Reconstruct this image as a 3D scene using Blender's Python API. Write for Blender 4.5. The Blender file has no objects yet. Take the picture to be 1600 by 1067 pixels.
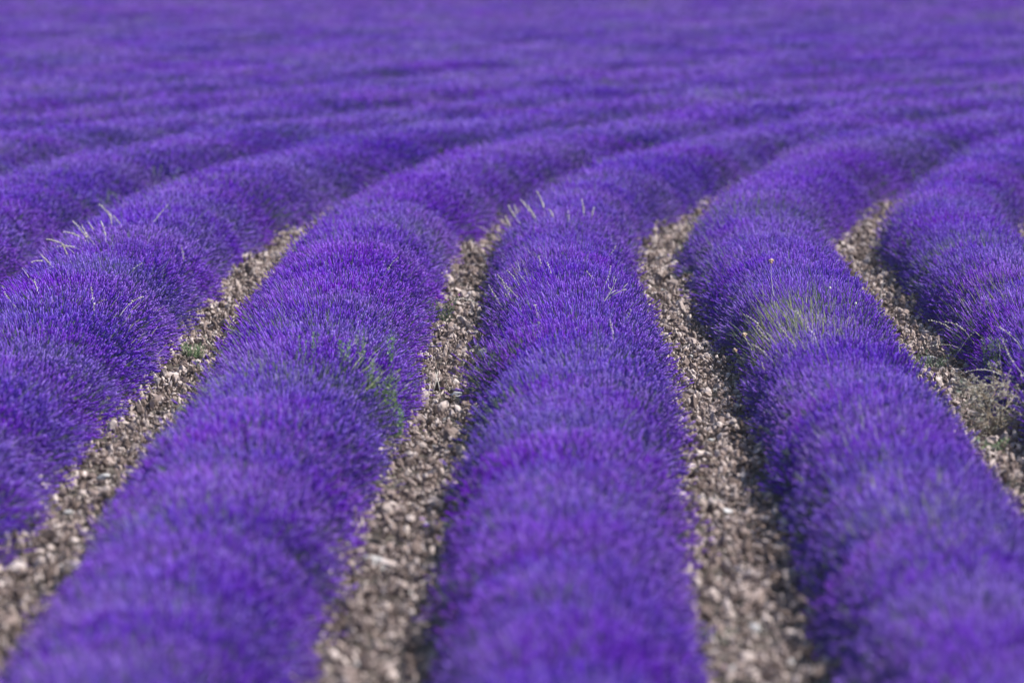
import bpy, math, random
import numpy as np
from mathutils import Vector, Matrix, Euler, noise as mnoise

random.seed(11)
RNG = np.random.default_rng(11)
S = bpy.context.scene
COL = S.collection
R = math.radians

# ------------------------------------------------------------------ camera, sky, sun, exposure
F_PX = 200.0 / 36.0 * 1600.0          # 200 mm lens on a 36 mm wide frame, in pixels of a 1600 px picture
CAM_H = 3.7
PITCH = math.atan((533.5 + 280.0) / F_PX)
FOCUS = 38.5
cam_d = bpy.data.cameras.new('camera')
cam_d.lens = 200.0
cam_d.sensor_width = 36.0
cam_d.clip_start = 0.5
cam_d.clip_end = 3000.0
cam_d.dof.use_dof = True
cam_d.dof.focus_distance = FOCUS
cam_d.dof.aperture_fstop = 1.9
cam_d.dof.aperture_blades = 0
cam = bpy.data.objects.new('camera', cam_d)
cam.location = (0.0, 0.0, CAM_H)
cam.rotation_euler = (math.pi / 2 - PITCH, 0.0, 0.0)
COL.objects.link(cam)
S.camera = cam

SUN_EL = R(49.0)
SUN_AZ = R(97.0)                      # clockwise from +Y (the way the camera looks): from the right, a little behind
world = bpy.data.worlds.new('World')
S.world = world
world.use_nodes = True
wn = world.node_tree.nodes
wl = world.node_tree.links
wn.clear()
w_out = wn.new('ShaderNodeOutputWorld')
w_bg = wn.new('ShaderNodeBackground')
w_sky = wn.new('ShaderNodeTexSky')
w_sky.sky_type = 'NISHITA'
w_sky.sun_disc = False
w_sky.sun_elevation = SUN_EL
w_sky.sun_rotation = SUN_AZ
w_sky.altitude = 800.0
w_bg.inputs['Strength'].default_value = 0.13
wl.new(w_sky.outputs[0], w_bg.inputs['Color'])
wl.new(w_bg.outputs[0], w_out.inputs['Surface'])

sun_d = bpy.data.lights.new('sun', 'SUN')
sun_d.energy = 5.0
sun_d.angle = R(0.53)
sun_d.color = (1.0, 0.955, 0.89)
sun = bpy.data.objects.new('sun', sun_d)
sd = Vector((math.sin(SUN_AZ) * math.cos(SUN_EL), math.cos(SUN_AZ) * math.cos(SUN_EL), math.sin(SUN_EL)))
sun.rotation_euler = sd.to_track_quat('Z', 'Y').to_euler()
sun.location = sd * 60
COL.objects.link(sun)

S.view_settings.view_transform = 'Standard'
S.view_settings.look = 'None'
S.view_settings.gamma = 1.0
S.view_settings.exposure = 0.50
S.render.engine = 'CYCLES'
S.cycles.max_bounces = 4
S.cycles.diffuse_bounces = 3
S.cycles.glossy_bounces = 1
S.cycles.transmission_bounces = 3
S.cycles.transparent_max_bounces = 4
S.cycles.use_denoising = True
S.cycles.denoiser = 'OPENIMAGEDENOISE'
S.cycles.denoising_input_passes = 'RGB_ALBEDO_NORMAL'
S.cycles.denoising_prefilter = 'ACCURATE'
S.cycles.caustics_reflective = False
S.cycles.caustics_refractive = False
S.cycles.sample_clamp_indirect = 4.0


# ------------------------------------------------------------------ helpers
def at(px, py, z):
    """point at height z seen at pixel (px, py) of the 1600 x 1067 picture"""
    v = Vector(((px - 800.0) / F_PX, -(py - 533.5) / F_PX, -1.0))
    d = cam.rotation_euler.to_matrix() @ v
    t = (z - CAM_H) / d.z
    return Vector((d.x * t, d.y * t, z))


def at_depth(px, py, Y):
    """point at distance Y along the ground axis seen at pixel (px, py)"""
    v = Vector(((px - 800.0) / F_PX, -(py - 533.5) / F_PX, -1.0))
    d = cam.rotation_euler.to_matrix() @ v
    t = Y / d.y
    return Vector((d.x * t, Y, CAM_H + d.z * t))


def tag(o, label=None, cat=None, group=None, kind=None):
    if label:
        o['label'] = label
    if cat:
        o['category'] = cat
    if group:
        o['group'] = group
    if kind:
        o['kind'] = kind
    return o


def empty(name, loc):
    o = bpy.data.objects.new(name, None)
    o.empty_display_size = 0.2
    o.location = loc
    COL.objects.link(o)
    return o


def link(name, me, parent=None, loc=(0, 0, 0)):
    o = bpy.data.objects.new(name, me)
    o.location = loc
    if parent is not None:
        o.parent = parent
    COL.objects.link(o)
    return o


class MB:
    """collects vertices and faces with a material slot and a per-vertex tone value"""

    def __init__(self):
        self.v = []
        self.f = []
        self.m = []
        self.t = []

    def add(self, verts, faces, mat=0, tone=0.5):
        b = len(self.v)
        self.v.extend([tuple(p) for p in verts])
        self.f.extend([tuple(i + b for i in f) for f in faces])
        self.m.extend([mat] * len(faces))
        if hasattr(tone, '__len__'):
            self.t.extend(tone)
        else:
            self.t.extend([tone] * len(verts))

    def tube(self, pts, radii, n=4, mat=0, tone=0.5, cap=True):
        pts = [Vector(p) for p in pts]
        vs, fs = [], []
        for i, p in enumerate(pts):
            a = pts[max(i - 1, 0)]
            c = pts[min(i + 1, len(pts) - 1)]
            d = (c - a).normalized() if (c - a).length > 1e-9 else Vector((0, 0, 1))
            u = d.orthogonal().normalized()
            w = d.cross(u)
            r = radii[i] if hasattr(radii, '__len__') else radii
            for k in range(n):
                an = 2 * math.pi * k / n
                vs.append(p + u * (r * math.cos(an)) + w * (r * math.sin(an)))
        for i in range(len(pts) - 1):
            for k in range(n):
                k2 = (k + 1) % n
                fs.append((i * n + k, i * n + k2, (i + 1) * n + k2, (i + 1) * n + k))
        if cap:
            fs.append(tuple(range(n))[::-1])
            fs.append(tuple((len(pts) - 1) * n + k for k in range(n)))
        self.add(vs, fs, mat, tone)

    def blob(self, c, r, d=None, stretch=1.0, mat=0, tone=0.5, n=5):
        """small pointed bead, long axis d"""
        c = Vector(c)
        d = Vector(d).normalized() if d is not None else Vector((0, 0, 1))
        u = d.orthogonal().normalized()
        w = d.cross(u)
        vs = [c - d * r * stretch]
        for h, rr in ((-0.45, 0.9), (0.4, 0.95)):
            for k in range(n):
                an = 2 * math.pi * (k + 0.5 * (h > 0)) / n
                vs.append(c + d * (h * r * stretch) + (u * math.cos(an) + w * math.sin(an)) * r * rr)
        vs.append(c + d * r * stretch)
        fs = []
        for k in range(n):
            k2 = (k + 1) % n
            fs.append((0, 1 + k2, 1 + k))
            fs.append((1 + k, 1 + k2, 1 + n + k))
            fs.append((1 + k2, 1 + n + k2, 1 + n + k))
            fs.append((1 + n + k, 1 + n + k2, 1 + 2 * n))
        self.add(vs, fs, mat, tone)

    def leaf(self, p, d, side, length, width, mat=0, tone=0.5, bend=0.2):
        """narrow folded leaf from p along d"""
        p = Vector(p)
        d = Vector(d).normalized()
        side = Vector(side)
        side = (side - d * side.dot(d)).normalized()
        nrm = d.cross(side)
        m = p + d * length * 0.5 + nrm * length * bend * 0.3
        e = p + d * length - nrm * length * bend * 0.5
        self.add([p, m + side * width * 0.5, e, m - side * width * 0.5, m - nrm * width * 0.15],
                 [(0, 1, 4), (1, 2, 4), (2, 3, 4), (3, 0, 4)], mat, tone)

    def mesh(self, name, mats, smooth=True):
        me = bpy.data.meshes.new(name)
        me.from_pydata(self.v, [], self.f)
        for m in mats:
            me.materials.append(m)
        me.polygons.foreach_set('material_index', np.array(self.m, dtype=np.int32))
        me.polygons.foreach_set('use_smooth', np.full(len(self.f), smooth))
        a = me.attributes.new('tone', 'FLOAT', 'POINT')
        a.data.foreach_set('value', np.array(self.t, dtype=np.float32))
        me.update()
        return me


# ------------------------------------------------------------------ materials
def new_mat(name):
    m = bpy.data.materials.new(name)
    m.use_nodes = True
    m.node_tree.nodes.clear()
    return m, m.node_tree.nodes, m.node_tree.links


def plant_mat(name, stops, trans=0.25, rough=0.6, spec=0.25, hue=0.02, obj_val=0.12, patch=0.0):
    """colour ramp over the tone attribute, a little different for every object, with light passing through"""
    m, n, l = new_mat(name)
    out = n.new('ShaderNodeOutputMaterial')
    att = n.new('ShaderNodeAttribute')
    att.attribute_name = 'tone'
    ramp = n.new('ShaderNodeValToRGB')
    cr = ramp.color_ramp
    while len(cr.elements) < len(stops):
        cr.elements.new(0.5)
    for e, (p, c) in zip(cr.elements, stops):
        e.position = p
        e.color = (*c, 1)
    l.new(att.outputs['Fac'], ramp.inputs['Fac'])
    oi = n.new('ShaderNodeObjectInfo')
    hsv = n.new('ShaderNodeHueSaturation')
    mh = n.new('ShaderNodeMapRange')
    mh.inputs['To Min'].default_value = 0.5 - hue
    mh.inputs['To Max'].default_value = 0.5 + hue
    mv = n.new('ShaderNodeMapRange')
    mv.inputs['To Min'].default_value = 1.0 - obj_val
    mv.inputs['To Max'].default_value = 1.0 + obj_val
    l.new(oi.outputs['Random'], mh.inputs['Value'])
    l.new(oi.outputs['Random'], mv.inputs['Value'])
    l.new(mh.outputs[0], hsv.inputs['Hue'])
    l.new(mv.outputs[0], hsv.inputs['Value'])
    l.new(ramp.outputs['Color'], hsv.inputs['Color'])
    col = hsv.outputs['Color']
    if patch > 0:
        geo = n.new('ShaderNodeNewGeometry')
        nz = n.new('ShaderNodeTexNoise')
        nz.inputs['Scale'].default_value = 1.1
        nz.inputs['Detail'].default_value = 3.0
        l.new(geo.outputs['Position'], nz.inputs['Vector'])
        mp = n.new('ShaderNodeMapRange')
        mp.inputs['From Min'].default_value = 0.35
        mp.inputs['From Max'].default_value = 0.68
        mp.inputs['To Min'].default_value = 1.0 - patch
        mp.inputs['To Max'].default_value = 1.0 + patch
        l.new(nz.outputs['Fac'], mp.inputs['Value'])
        h2 = n.new('ShaderNodeHueSaturation')
        l.new(mp.outputs[0], h2.inputs['Saturation'])
        l.new(col, h2.inputs['Color'])
        col = h2.outputs['Color']
    bs = n.new('ShaderNodeBsdfPrincipled')
    bs.inputs['Roughness'].default_value = rough
    bs.inputs['Specular IOR Level'].default_value = spec
    l.new(col, bs.inputs['Base Color'])
    if trans > 0:
        tr = n.new('ShaderNodeBsdfTranslucent')
        l.new(col, tr.inputs['Color'])
        mx = n.new('ShaderNodeMixShader')
        mx.inputs[0].default_value = trans
        l.new(bs.outputs[0], mx.inputs[1])
        l.new(tr.outputs[0], mx.inputs[2])
        l.new(mx.outputs[0], out.inputs['Surface'])
    else:
        l.new(bs.outputs[0], out.inputs['Surface'])
    return m


def earth_mat(name, stops, scale, bump, rough=0.9, random_val=0.25):
    m, n, l = new_mat(name)
    out = n.new('ShaderNodeOutputMaterial')
    geo = n.new('ShaderNodeNewGeometry')
    oi = n.new('ShaderNodeObjectInfo')
    nz = n.new('ShaderNodeTexNoise')
    nz.inputs['Scale'].default_value = scale
    nz.inputs['Detail'].default_value = 6.0
    nz.inputs['Roughness'].default_value = 0.65
    l.new(geo.outputs['Position'], nz.inputs['Vector'])
    ramp = n.new('ShaderNodeValToRGB')
    cr = ramp.color_ramp
    while len(cr.elements) < len(stops):
        cr.elements.new(0.5)
    for e, (p, c) in zip(cr.elements, stops):
        e.position = p
        e.color = (*c, 1)
    add = n.new('ShaderNodeMath')
    add.operation = 'MULTIPLY_ADD'
    mr = n.new('ShaderNodeMapRange')
    mr.inputs['To Min'].default_value = -random_val
    mr.inputs['To Max'].default_value = random_val
    l.new(oi.outputs['Random'], mr.inputs['Value'])
    l.new(nz.outputs['Fac'], add.inputs[0])
    add.inputs[1].default_value = 1.0
    l.new(mr.outputs[0], add.inputs[2])
    l.new(add.outputs[0], ramp.inputs['Fac'])
    nb = n.new('ShaderNodeTexNoise')
    nb.inputs['Scale'].default_value = scale * 4
    nb.inputs['Detail'].default_value = 5.0
    l.new(geo.outputs['Position'], nb.inputs['Vector'])
    bp = n.new('ShaderNodeBump')
    bp.inputs['Strength'].default_value = bump
    bp.inputs['Distance'].default_value = 0.01
    l.new(nb.outputs['Fac'], bp.inputs['Height'])
    bs = n.new('ShaderNodeBsdfPrincipled')
    bs.inputs['Roughness'].default_value = rough
    bs.inputs['Specular IOR Level'].default_value = 0.2
    l.new(ramp.outputs['Color'], bs.inputs['Base Color'])
    l.new(bp.outputs[0], bs.inputs['Normal'])
    l.new(bs.outputs[0], out.inputs['Surface'])
    return m


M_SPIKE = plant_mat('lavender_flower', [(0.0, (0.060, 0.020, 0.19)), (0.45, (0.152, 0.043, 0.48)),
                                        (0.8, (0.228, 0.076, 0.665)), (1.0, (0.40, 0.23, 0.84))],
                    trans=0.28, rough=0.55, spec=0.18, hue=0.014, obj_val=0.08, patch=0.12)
M_STEM = plant_mat('lavender_stem', [(0.0, (0.05, 0.08, 0.05)), (0.6, (0.10, 0.145, 0.085)), (1.0, (0.23, 0.29, 0.17))],
                   trans=0.15, rough=0.5, spec=0.3, hue=0.015)
M_LEAF = plant_mat('lavender_leaf', [(0.0, (0.03, 0.055, 0.04)), (0.6, (0.07, 0.115, 0.075)), (1.0, (0.15, 0.21, 0.14))],
                   trans=0.2, rough=0.6, spec=0.2, hue=0.015)
M_STRAW = plant_mat('dry_straw', [(0.0, (0.24, 0.17, 0.10)), (0.5, (0.54, 0.47, 0.38)), (1.0, (0.82, 0.78, 0.70))],
                    trans=0.15, rough=0.6, spec=0.25, hue=0.01)
M_WEED = plant_mat('weed_leaf', [(0.0, (0.06, 0.12, 0.06)), (0.6, (0.15, 0.26, 0.12)), (1.0, (0.33, 0.44, 0.21))],
                   trans=0.3, rough=0.5, spec=0.3, hue=0.02)
M_GREYWEED = plant_mat('grey_green_leaf', [(0.0, (0.05, 0.08, 0.06)), (0.6, (0.12, 0.17, 0.12)), (1.0, (0.26, 0.31, 0.22))],
                       trans=0.25, rough=0.6, spec=0.2, hue=0.02)
M_PINK = plant_mat('pink_petal', [(0.0, (0.35, 0.06, 0.45)), (1.0, (0.62, 0.22, 0.72))], trans=0.3)
M_SEED = plant_mat('brown_seed_head', [(0.0, (0.22, 0.12, 0.07)), (0.5, (0.48, 0.32, 0.22)), (1.0, (0.72, 0.58, 0.46))], trans=0.1)
M_SOIL = earth_mat('dry_soil', [(0.25, (0.035, 0.027, 0.022)), (0.5, (0.075, 0.06, 0.05)), (0.75, (0.14, 0.118, 0.10))], 9.0, 0.8)
M_CLOD = earth_mat('soil_clod', [(0.2, (0.10, 0.072, 0.063)), (0.5, (0.29, 0.22, 0.197)), (0.85, (0.60, 0.51, 0.475))], 14.0, 0.7, random_val=0.33)
M_STONE = earth_mat('limestone', [(0.2, (0.30, 0.28, 0.275)), (0.55, (0.46, 0.445, 0.44)), (0.9, (0.64, 0.63, 0.64))], 18.0, 0.4, rough=0.75, random_val=0.2)

# ------------------------------------------------------------------ layout of the field (metres)
# centre lines of the bare alleys between rows: (distance Y, lateral X)
ALLEYS = {
    1: [(18, -2.40), (24.5, -2.32), (28.4, -2.26), (31.3, -2.26), (33.9, -2.20), (36.5, -2.15), (39.2, -2.12), (41.6, -2.10), (45.7, -2.05), (49, -1.95)],
    2: [(18, -0.67), (24.5, -0.59), (26.7, -0.575), (29.1, -0.54), (32.2, -0.49), (35.7, -0.41), (39.2, -0.405), (43.3, -0.42), (46.5, -0.37), (49, -0.30)],
    3: [(18, 1.02), (24.5, 1.09), (27.2, 1.116), (30.5, 1.18), (33.6, 1.246), (37.4, 1.28), (40.6, 1.21), (43.3, 1.18), (46.5, 1.22), (49, 1.31)],
    4: [(18, 2.66), (24.5, 2.73), (31.6, 2.80), (33.9, 2.81), (37.8, 2.84), (41.1, 2.86), (45.7, 2.89), (49, 2.98)],
}
ALLEYS[0] = [(y, x - 1.74) for y, x in ALLEYS[1]]
ALLEYS[5] = [(y, x + 1.53) for y, x in ALLEYS[4]]
Y_ARC = 45.5                  # where the rows start to swing to the right
X_ARC = 50.0                  # lateral position of the centre of that swing


def smooth_interp(pts, y):
    ys = np.array([p[0] for p in pts])
    xs = np.array([p[1] for p in pts])
    return float(np.mean([np.interp(y + d, ys, xs) for d in (-1.2, -0.6, 0, 0.6, 1.2)]))


def alley_x(k, y):
    if k < 0:
        return smooth_interp(ALLEYS[0], y) + 1.70 * k
    if k > 5:
        return smooth_interp(ALLEYS[5], y) + 1.68 * (k - 5)
    return smooth_interp(ALLEYS[k], y)


def curve_point(x_of, s):
    """point and heading at path length s of a line that runs on from Y=18 and swings right after Y_ARC"""
    if s <= Y_ARC - 18:
        y = 18 + s
        x = x_of(y)
        dx = (x_of(y + 0.3) - x_of(y - 0.3)) / 0.6
        return x, y, math.atan(dx)
    x0 = x_of(Y_ARC)
    rad = X_ARC - x0
    a = (s - (Y_ARC - 18)) / rad
    # ease from the straight part into the arc
    a0 = math.atan((x_of(Y_ARC) - x_of(Y_ARC - 1)) / 1.0)
    x = X_ARC - rad * math.cos(a)
    y = Y_ARC + rad * math.sin(a)
    return x + a0 * min(s - (Y_ARC - 18), 6) * 0.5, y, a + a0 * max(0, 1 - (s - (Y_ARC - 18)) / 6)


GAPS = {1: [(18, .28), (26, .26), (33, .24), (40, .23), (50, .25), (55, .18), (66, .05)], 2: [(18, .33), (27, .29), (35, .22), (44, .22), (48, .21), (54, .12), (66, .05)],
        3: [(18, .34), (26, .31), (32, .26), (38, .24), (44, .25), (50, .25), (55, .14), (66, .05)], 4: [(18, .25), (36, .23), (42, .23), (46, .25), (52, .24), (57, .14), (66, .05)],
        5: [(18, .22), (44, .26), (54, .30), (60, .12), (68, .05)]}
SHIFT = {1: 0.0, 2: 0.04, 3: -0.02, 4: -0.04}


def edge(k, y, side):
    """edge of the bare alley k: side -1 is its left, +1 its right"""
    g = np.interp(y, *zip(*GAPS[k])) if k in GAPS else np.interp(y, (46, 66), (0.10, 0.05))
    sh = SHIFT.get(k, 0.0) * min(max((y - 28) / 6, 0), 1)
    return alley_x(k, y) + sh + side * float(g)


def row_x(k):
    return lambda y: 0.5 * (edge(k - 1, y, 1) + edge(k, y, -1))


def row_half(k, y):
    return 0.5 * (edge(k, min(y, 70), -1) - edge(k - 1, min(y, 70), 1))


def in_view(x, y, margin):
    return 19.0 < y < 135 and abs(x) < y * 0.0915 + margin


def ground_z(x, y):
    return 0.05 * mnoise.noise((x * 0.10, y * 0.07, 3.1)) + 0.012 * mnoise.noise((x * 1.3, y * 1.3, 7.7))


# ------------------------------------------------------------------ ground
def build_ground():
    xs = np.concatenate([np.linspace(-900, -30, 12)[:-1], np.linspace(-30, -7, 24)[:-1], np.linspace(-7, 8, 151)[:-1],
                         np.linspace(8, 40, 33)[:-1], np.linspace(40, 900, 12)])
    ys = np.concatenate([np.linspace(-300, 15, 12)[:-1], np.linspace(15, 60, 361)[:-1], np.linspace(60, 160, 101)[:-1], np.linspace(160, 2000, 14)])
    nx, ny = len(xs), len(ys)
    v = []
    for y in ys:
        for x in xs:
            fine = abs(x) < 8 and 15 < y < 60
            z = ground_z(x, y)
            if fine:
                z += 0.018 * mnoise.noise((x * 5, y * 5, 0.3)) + 0.01 * mnoise.noise((x * 13, y * 13, 5.3))
            v.append((x, y, z))
    i = np.arange((ny - 1) * (nx - 1))
    r, c = i // (nx - 1), i % (nx - 1)
    a = r * nx + c
    f = np.stack([a, a + 1, a + nx + 1, a + nx], 1)
    me = bpy.data.meshes.new('ground')
    me.from_pydata(v, [], f.tolist())
    me.materials.append(M_SOIL)
    me.polygons.foreach_set('use_smooth', np.full(len(f), True))
    o = link('ground', me)
    tag(o, 'dry brown cloddy soil under and between the lavender rows', 'ground', kind='structure')
    return o


GROUND = build_ground()


# ------------------------------------------------------------------ lavender bush
HW, HH = 0.60, 0.51            # half width and height of a row's rounded section


def spike_batch(tips, dirs, lens, rads, rings, n):
    """all flower spikes of one bush as arrays: verts, quads/tris, tone"""
    N = len(tips)
    d = dirs / np.linalg.norm(dirs, axis=1, keepdims=True)
    ref = np.tile(np.array([[0.31, 0.87, 0.2]]), (N, 1))
    u = np.cross(d, ref)
    u /= np.linalg.norm(u, axis=1, keepdims=True)
    w = np.cross(d, u)
    tw = RNG.uniform(0, 6.28, N)
    tone0 = RNG.uniform(0.34, 0.90, N)
    odd = RNG.uniform(0, 1, N)
    tone0 = np.where(odd < 0.04, RNG.uniform(0.0, 0.15, N), np.where(odd > 0.95, RNG.uniform(0.9, 1.05, N), tone0))
    V, T = [], []
    for (t, rr, dt) in rings:
        c = tips - d * (lens * (1 - t))[:, None]
        jit = RNG.uniform(0.82, 1.18, N)
        for k in range(n):
            an = tw + 2 * math.pi * k / n + t * 2.2
            r = rads * rr * jit
            V.append(c + u * (np.cos(an) * r)[:, None] + w * (np.sin(an) * r)[:, None])
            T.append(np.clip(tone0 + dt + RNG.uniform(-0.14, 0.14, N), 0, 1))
    V.append(tips)
    T.append(np.clip(tone0 + 0.06, 0, 1))
    per = len(rings) * n + 1
    V = np.stack(V, 1).reshape(-1, 3)
    T = np.stack(T, 1).reshape(-1)
    base = (np.arange(N) * per)[:, None]
    F = []
    for i in range(len(rings) - 1):
        for k in range(n):
            k2 = (k + 1) % n
            F.append(base + np.array([[i * n + k, i * n + k2, (i + 1) * n + k2]]))
            F.append(base + np.array([[i * n + k, (i + 1) * n + k2, (i + 1) * n + k]]))
    last = (len(rings) - 1) * n
    for k in range(n):
        F.append(base + np.array([[last + k, last + (k + 1) % n, per - 1]]))
    F = np.concatenate(F, 0)
    return V, F, T


def stem_batch(a, b, r0, r1, tone0):
    """thin three-sided stems from a to b with a middle joint"""
    N = len(a)
    d = b - a
    ln = np.linalg.norm(d, axis=1, keepdims=True)
    d = d / ln
    u = np.cross(d, np.array([[0.2, 0.9, 0.33]]))
    u /= np.linalg.norm(u, axis=1, keepdims=True)
    w = np.cross(d, u)
    mid = (a + b) * 0.5 + RNG.normal(0, 0.006, (N, 3))
    V, T = [], []
    for c, r, dt in ((a, r0, -0.25), (mid, (r0 + r1) / 2, 0), (b, r1, 0.1)):
        for k in range(3):
            an = 2 * math.pi * k / 3
            V.append(c + u * math.cos(an) * r + w * math.sin(an) * r)
            T.append(np.clip(tone0 + dt, 0, 1))
    V = np.stack(V, 1).reshape(-1, 3)
    T = np.stack(T, 1).reshape(-1)
    base = (np.arange(N) * 9)[:, None]
    F = []
    for i in range(2):
        for k in range(3):
            k2 = (k + 1) % 3
            F.append(base + np.array([[i * 3 + k, i * 3 + k2, (i + 1) * 3 + k2]]))
            F.append(base + np.array([[i * 3 + k, (i + 1) * 3 + k2, (i + 1) * 3 + k]]))
    return V, np.concatenate(F, 0), T


def leaf_batch(p, d, length, width, tone):
    N = len(p)
    d = d / np.linalg.norm(d, axis=1, keepdims=True)
    s = np.cross(d, RNG.normal(0, 1, (N, 3)))
    s /= np.linalg.norm(s, axis=1, keepdims=True)
    nr = np.cross(d, s)
    L = length[:, None]
    W = width[:, None]
    m = p + d * L * 0.5 + nr * L * 0.06
    e = p + d * L - nr * L * 0.10
    V = np.stack([p, m + s * W / 2, e, m - s * W / 2], 1).reshape(-1, 3)
    T = np.repeat(tone, 4)
    base = (np.arange(N) * 4)[:, None]
    F = np.concatenate([base + np.array([[0, 1, 2]]), base + np.array([[0, 2, 3]])], 0)
    return V, F, T


def np_mesh(name, parts, mats):
    """parts: list of (V, F, T, material slot)"""
    nv = 0
    Vs, Fs, Ts, Ms = [], [], [], []
    for V, F, T, mi in parts:
        Vs.append(V)
        Fs.append(F + nv)
        Ts.append(T)
        Ms.append(np.full(len(F), mi))
        nv += len(V)
    V = np.concatenate(Vs)
    F = np.concatenate(Fs)
    me = bpy.data.meshes.new(name)
    me.vertices.add(len(V))
    me.vertices.foreach_set('co', V.astype(np.float32).ravel())
    me.loops.add(F.size)
    me.loops.foreach_set('vertex_index', F.astype(np.int32).ravel())
    me.polygons.add(len(F))
    me.polygons.foreach_set('loop_start', np.arange(0, F.size, 3, dtype=np.int32))
    for m in mats:
        me.materials.append(m)
    me.polygons.foreach_set('material_index', np.concatenate(Ms).astype(np.int32))
    me.polygons.foreach_set('use_smooth', np.full(len(F), True))
    a = me.attributes.new('tone', 'FLOAT', 'POINT')
    a.data.foreach_set('value', np.concatenate(Ts).astype(np.float32))
    me.update(calc_edges=True)
    return me


def mound(scale, nseg=10, nring=5):
    """dark leafy heart of the bush"""
    V, F = [], []
    for i in range(nring):
        ph = (math.pi / 2) * i / (nring - 0.6)
        for k in range(nseg):
            an = 2 * math.pi * k / nseg
            j = RNG.uniform(0.9, 1.08)
            V.append((HW * scale * math.cos(ph) * math.cos(an) * j, 0.34 * math.cos(ph) * math.sin(an) * j, 0.0 + HH * scale * math.sin(ph) * j))
    V.append((0, 0, HH * scale * 1.02))
    for i in range(nring - 1):
        for k in range(nseg):
            k2 = (k + 1) % nseg
            a, b, c, d = i * nseg + k, i * nseg + k2, (i + 1) * nseg + k2, (i + 1) * nseg + k
            F += [(a, b, c), (a, c, d)]
    t = (nring - 1) * nseg
    for k in range(nseg):
        F.append((t + k, t + (k + 1) % nseg, len(V) - 1))
    V = np.array(V)
    return V, np.array(F), RNG.uniform(0.1, 0.5, len(V))


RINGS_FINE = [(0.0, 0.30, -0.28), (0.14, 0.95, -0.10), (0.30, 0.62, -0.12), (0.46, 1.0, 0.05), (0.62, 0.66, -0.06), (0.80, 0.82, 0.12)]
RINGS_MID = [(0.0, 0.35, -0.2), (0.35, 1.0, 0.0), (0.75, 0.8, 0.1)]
RINGS_LOW = [(0.0, 0.5, -0.15), (0.6, 1.0, 0.05)]


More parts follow.
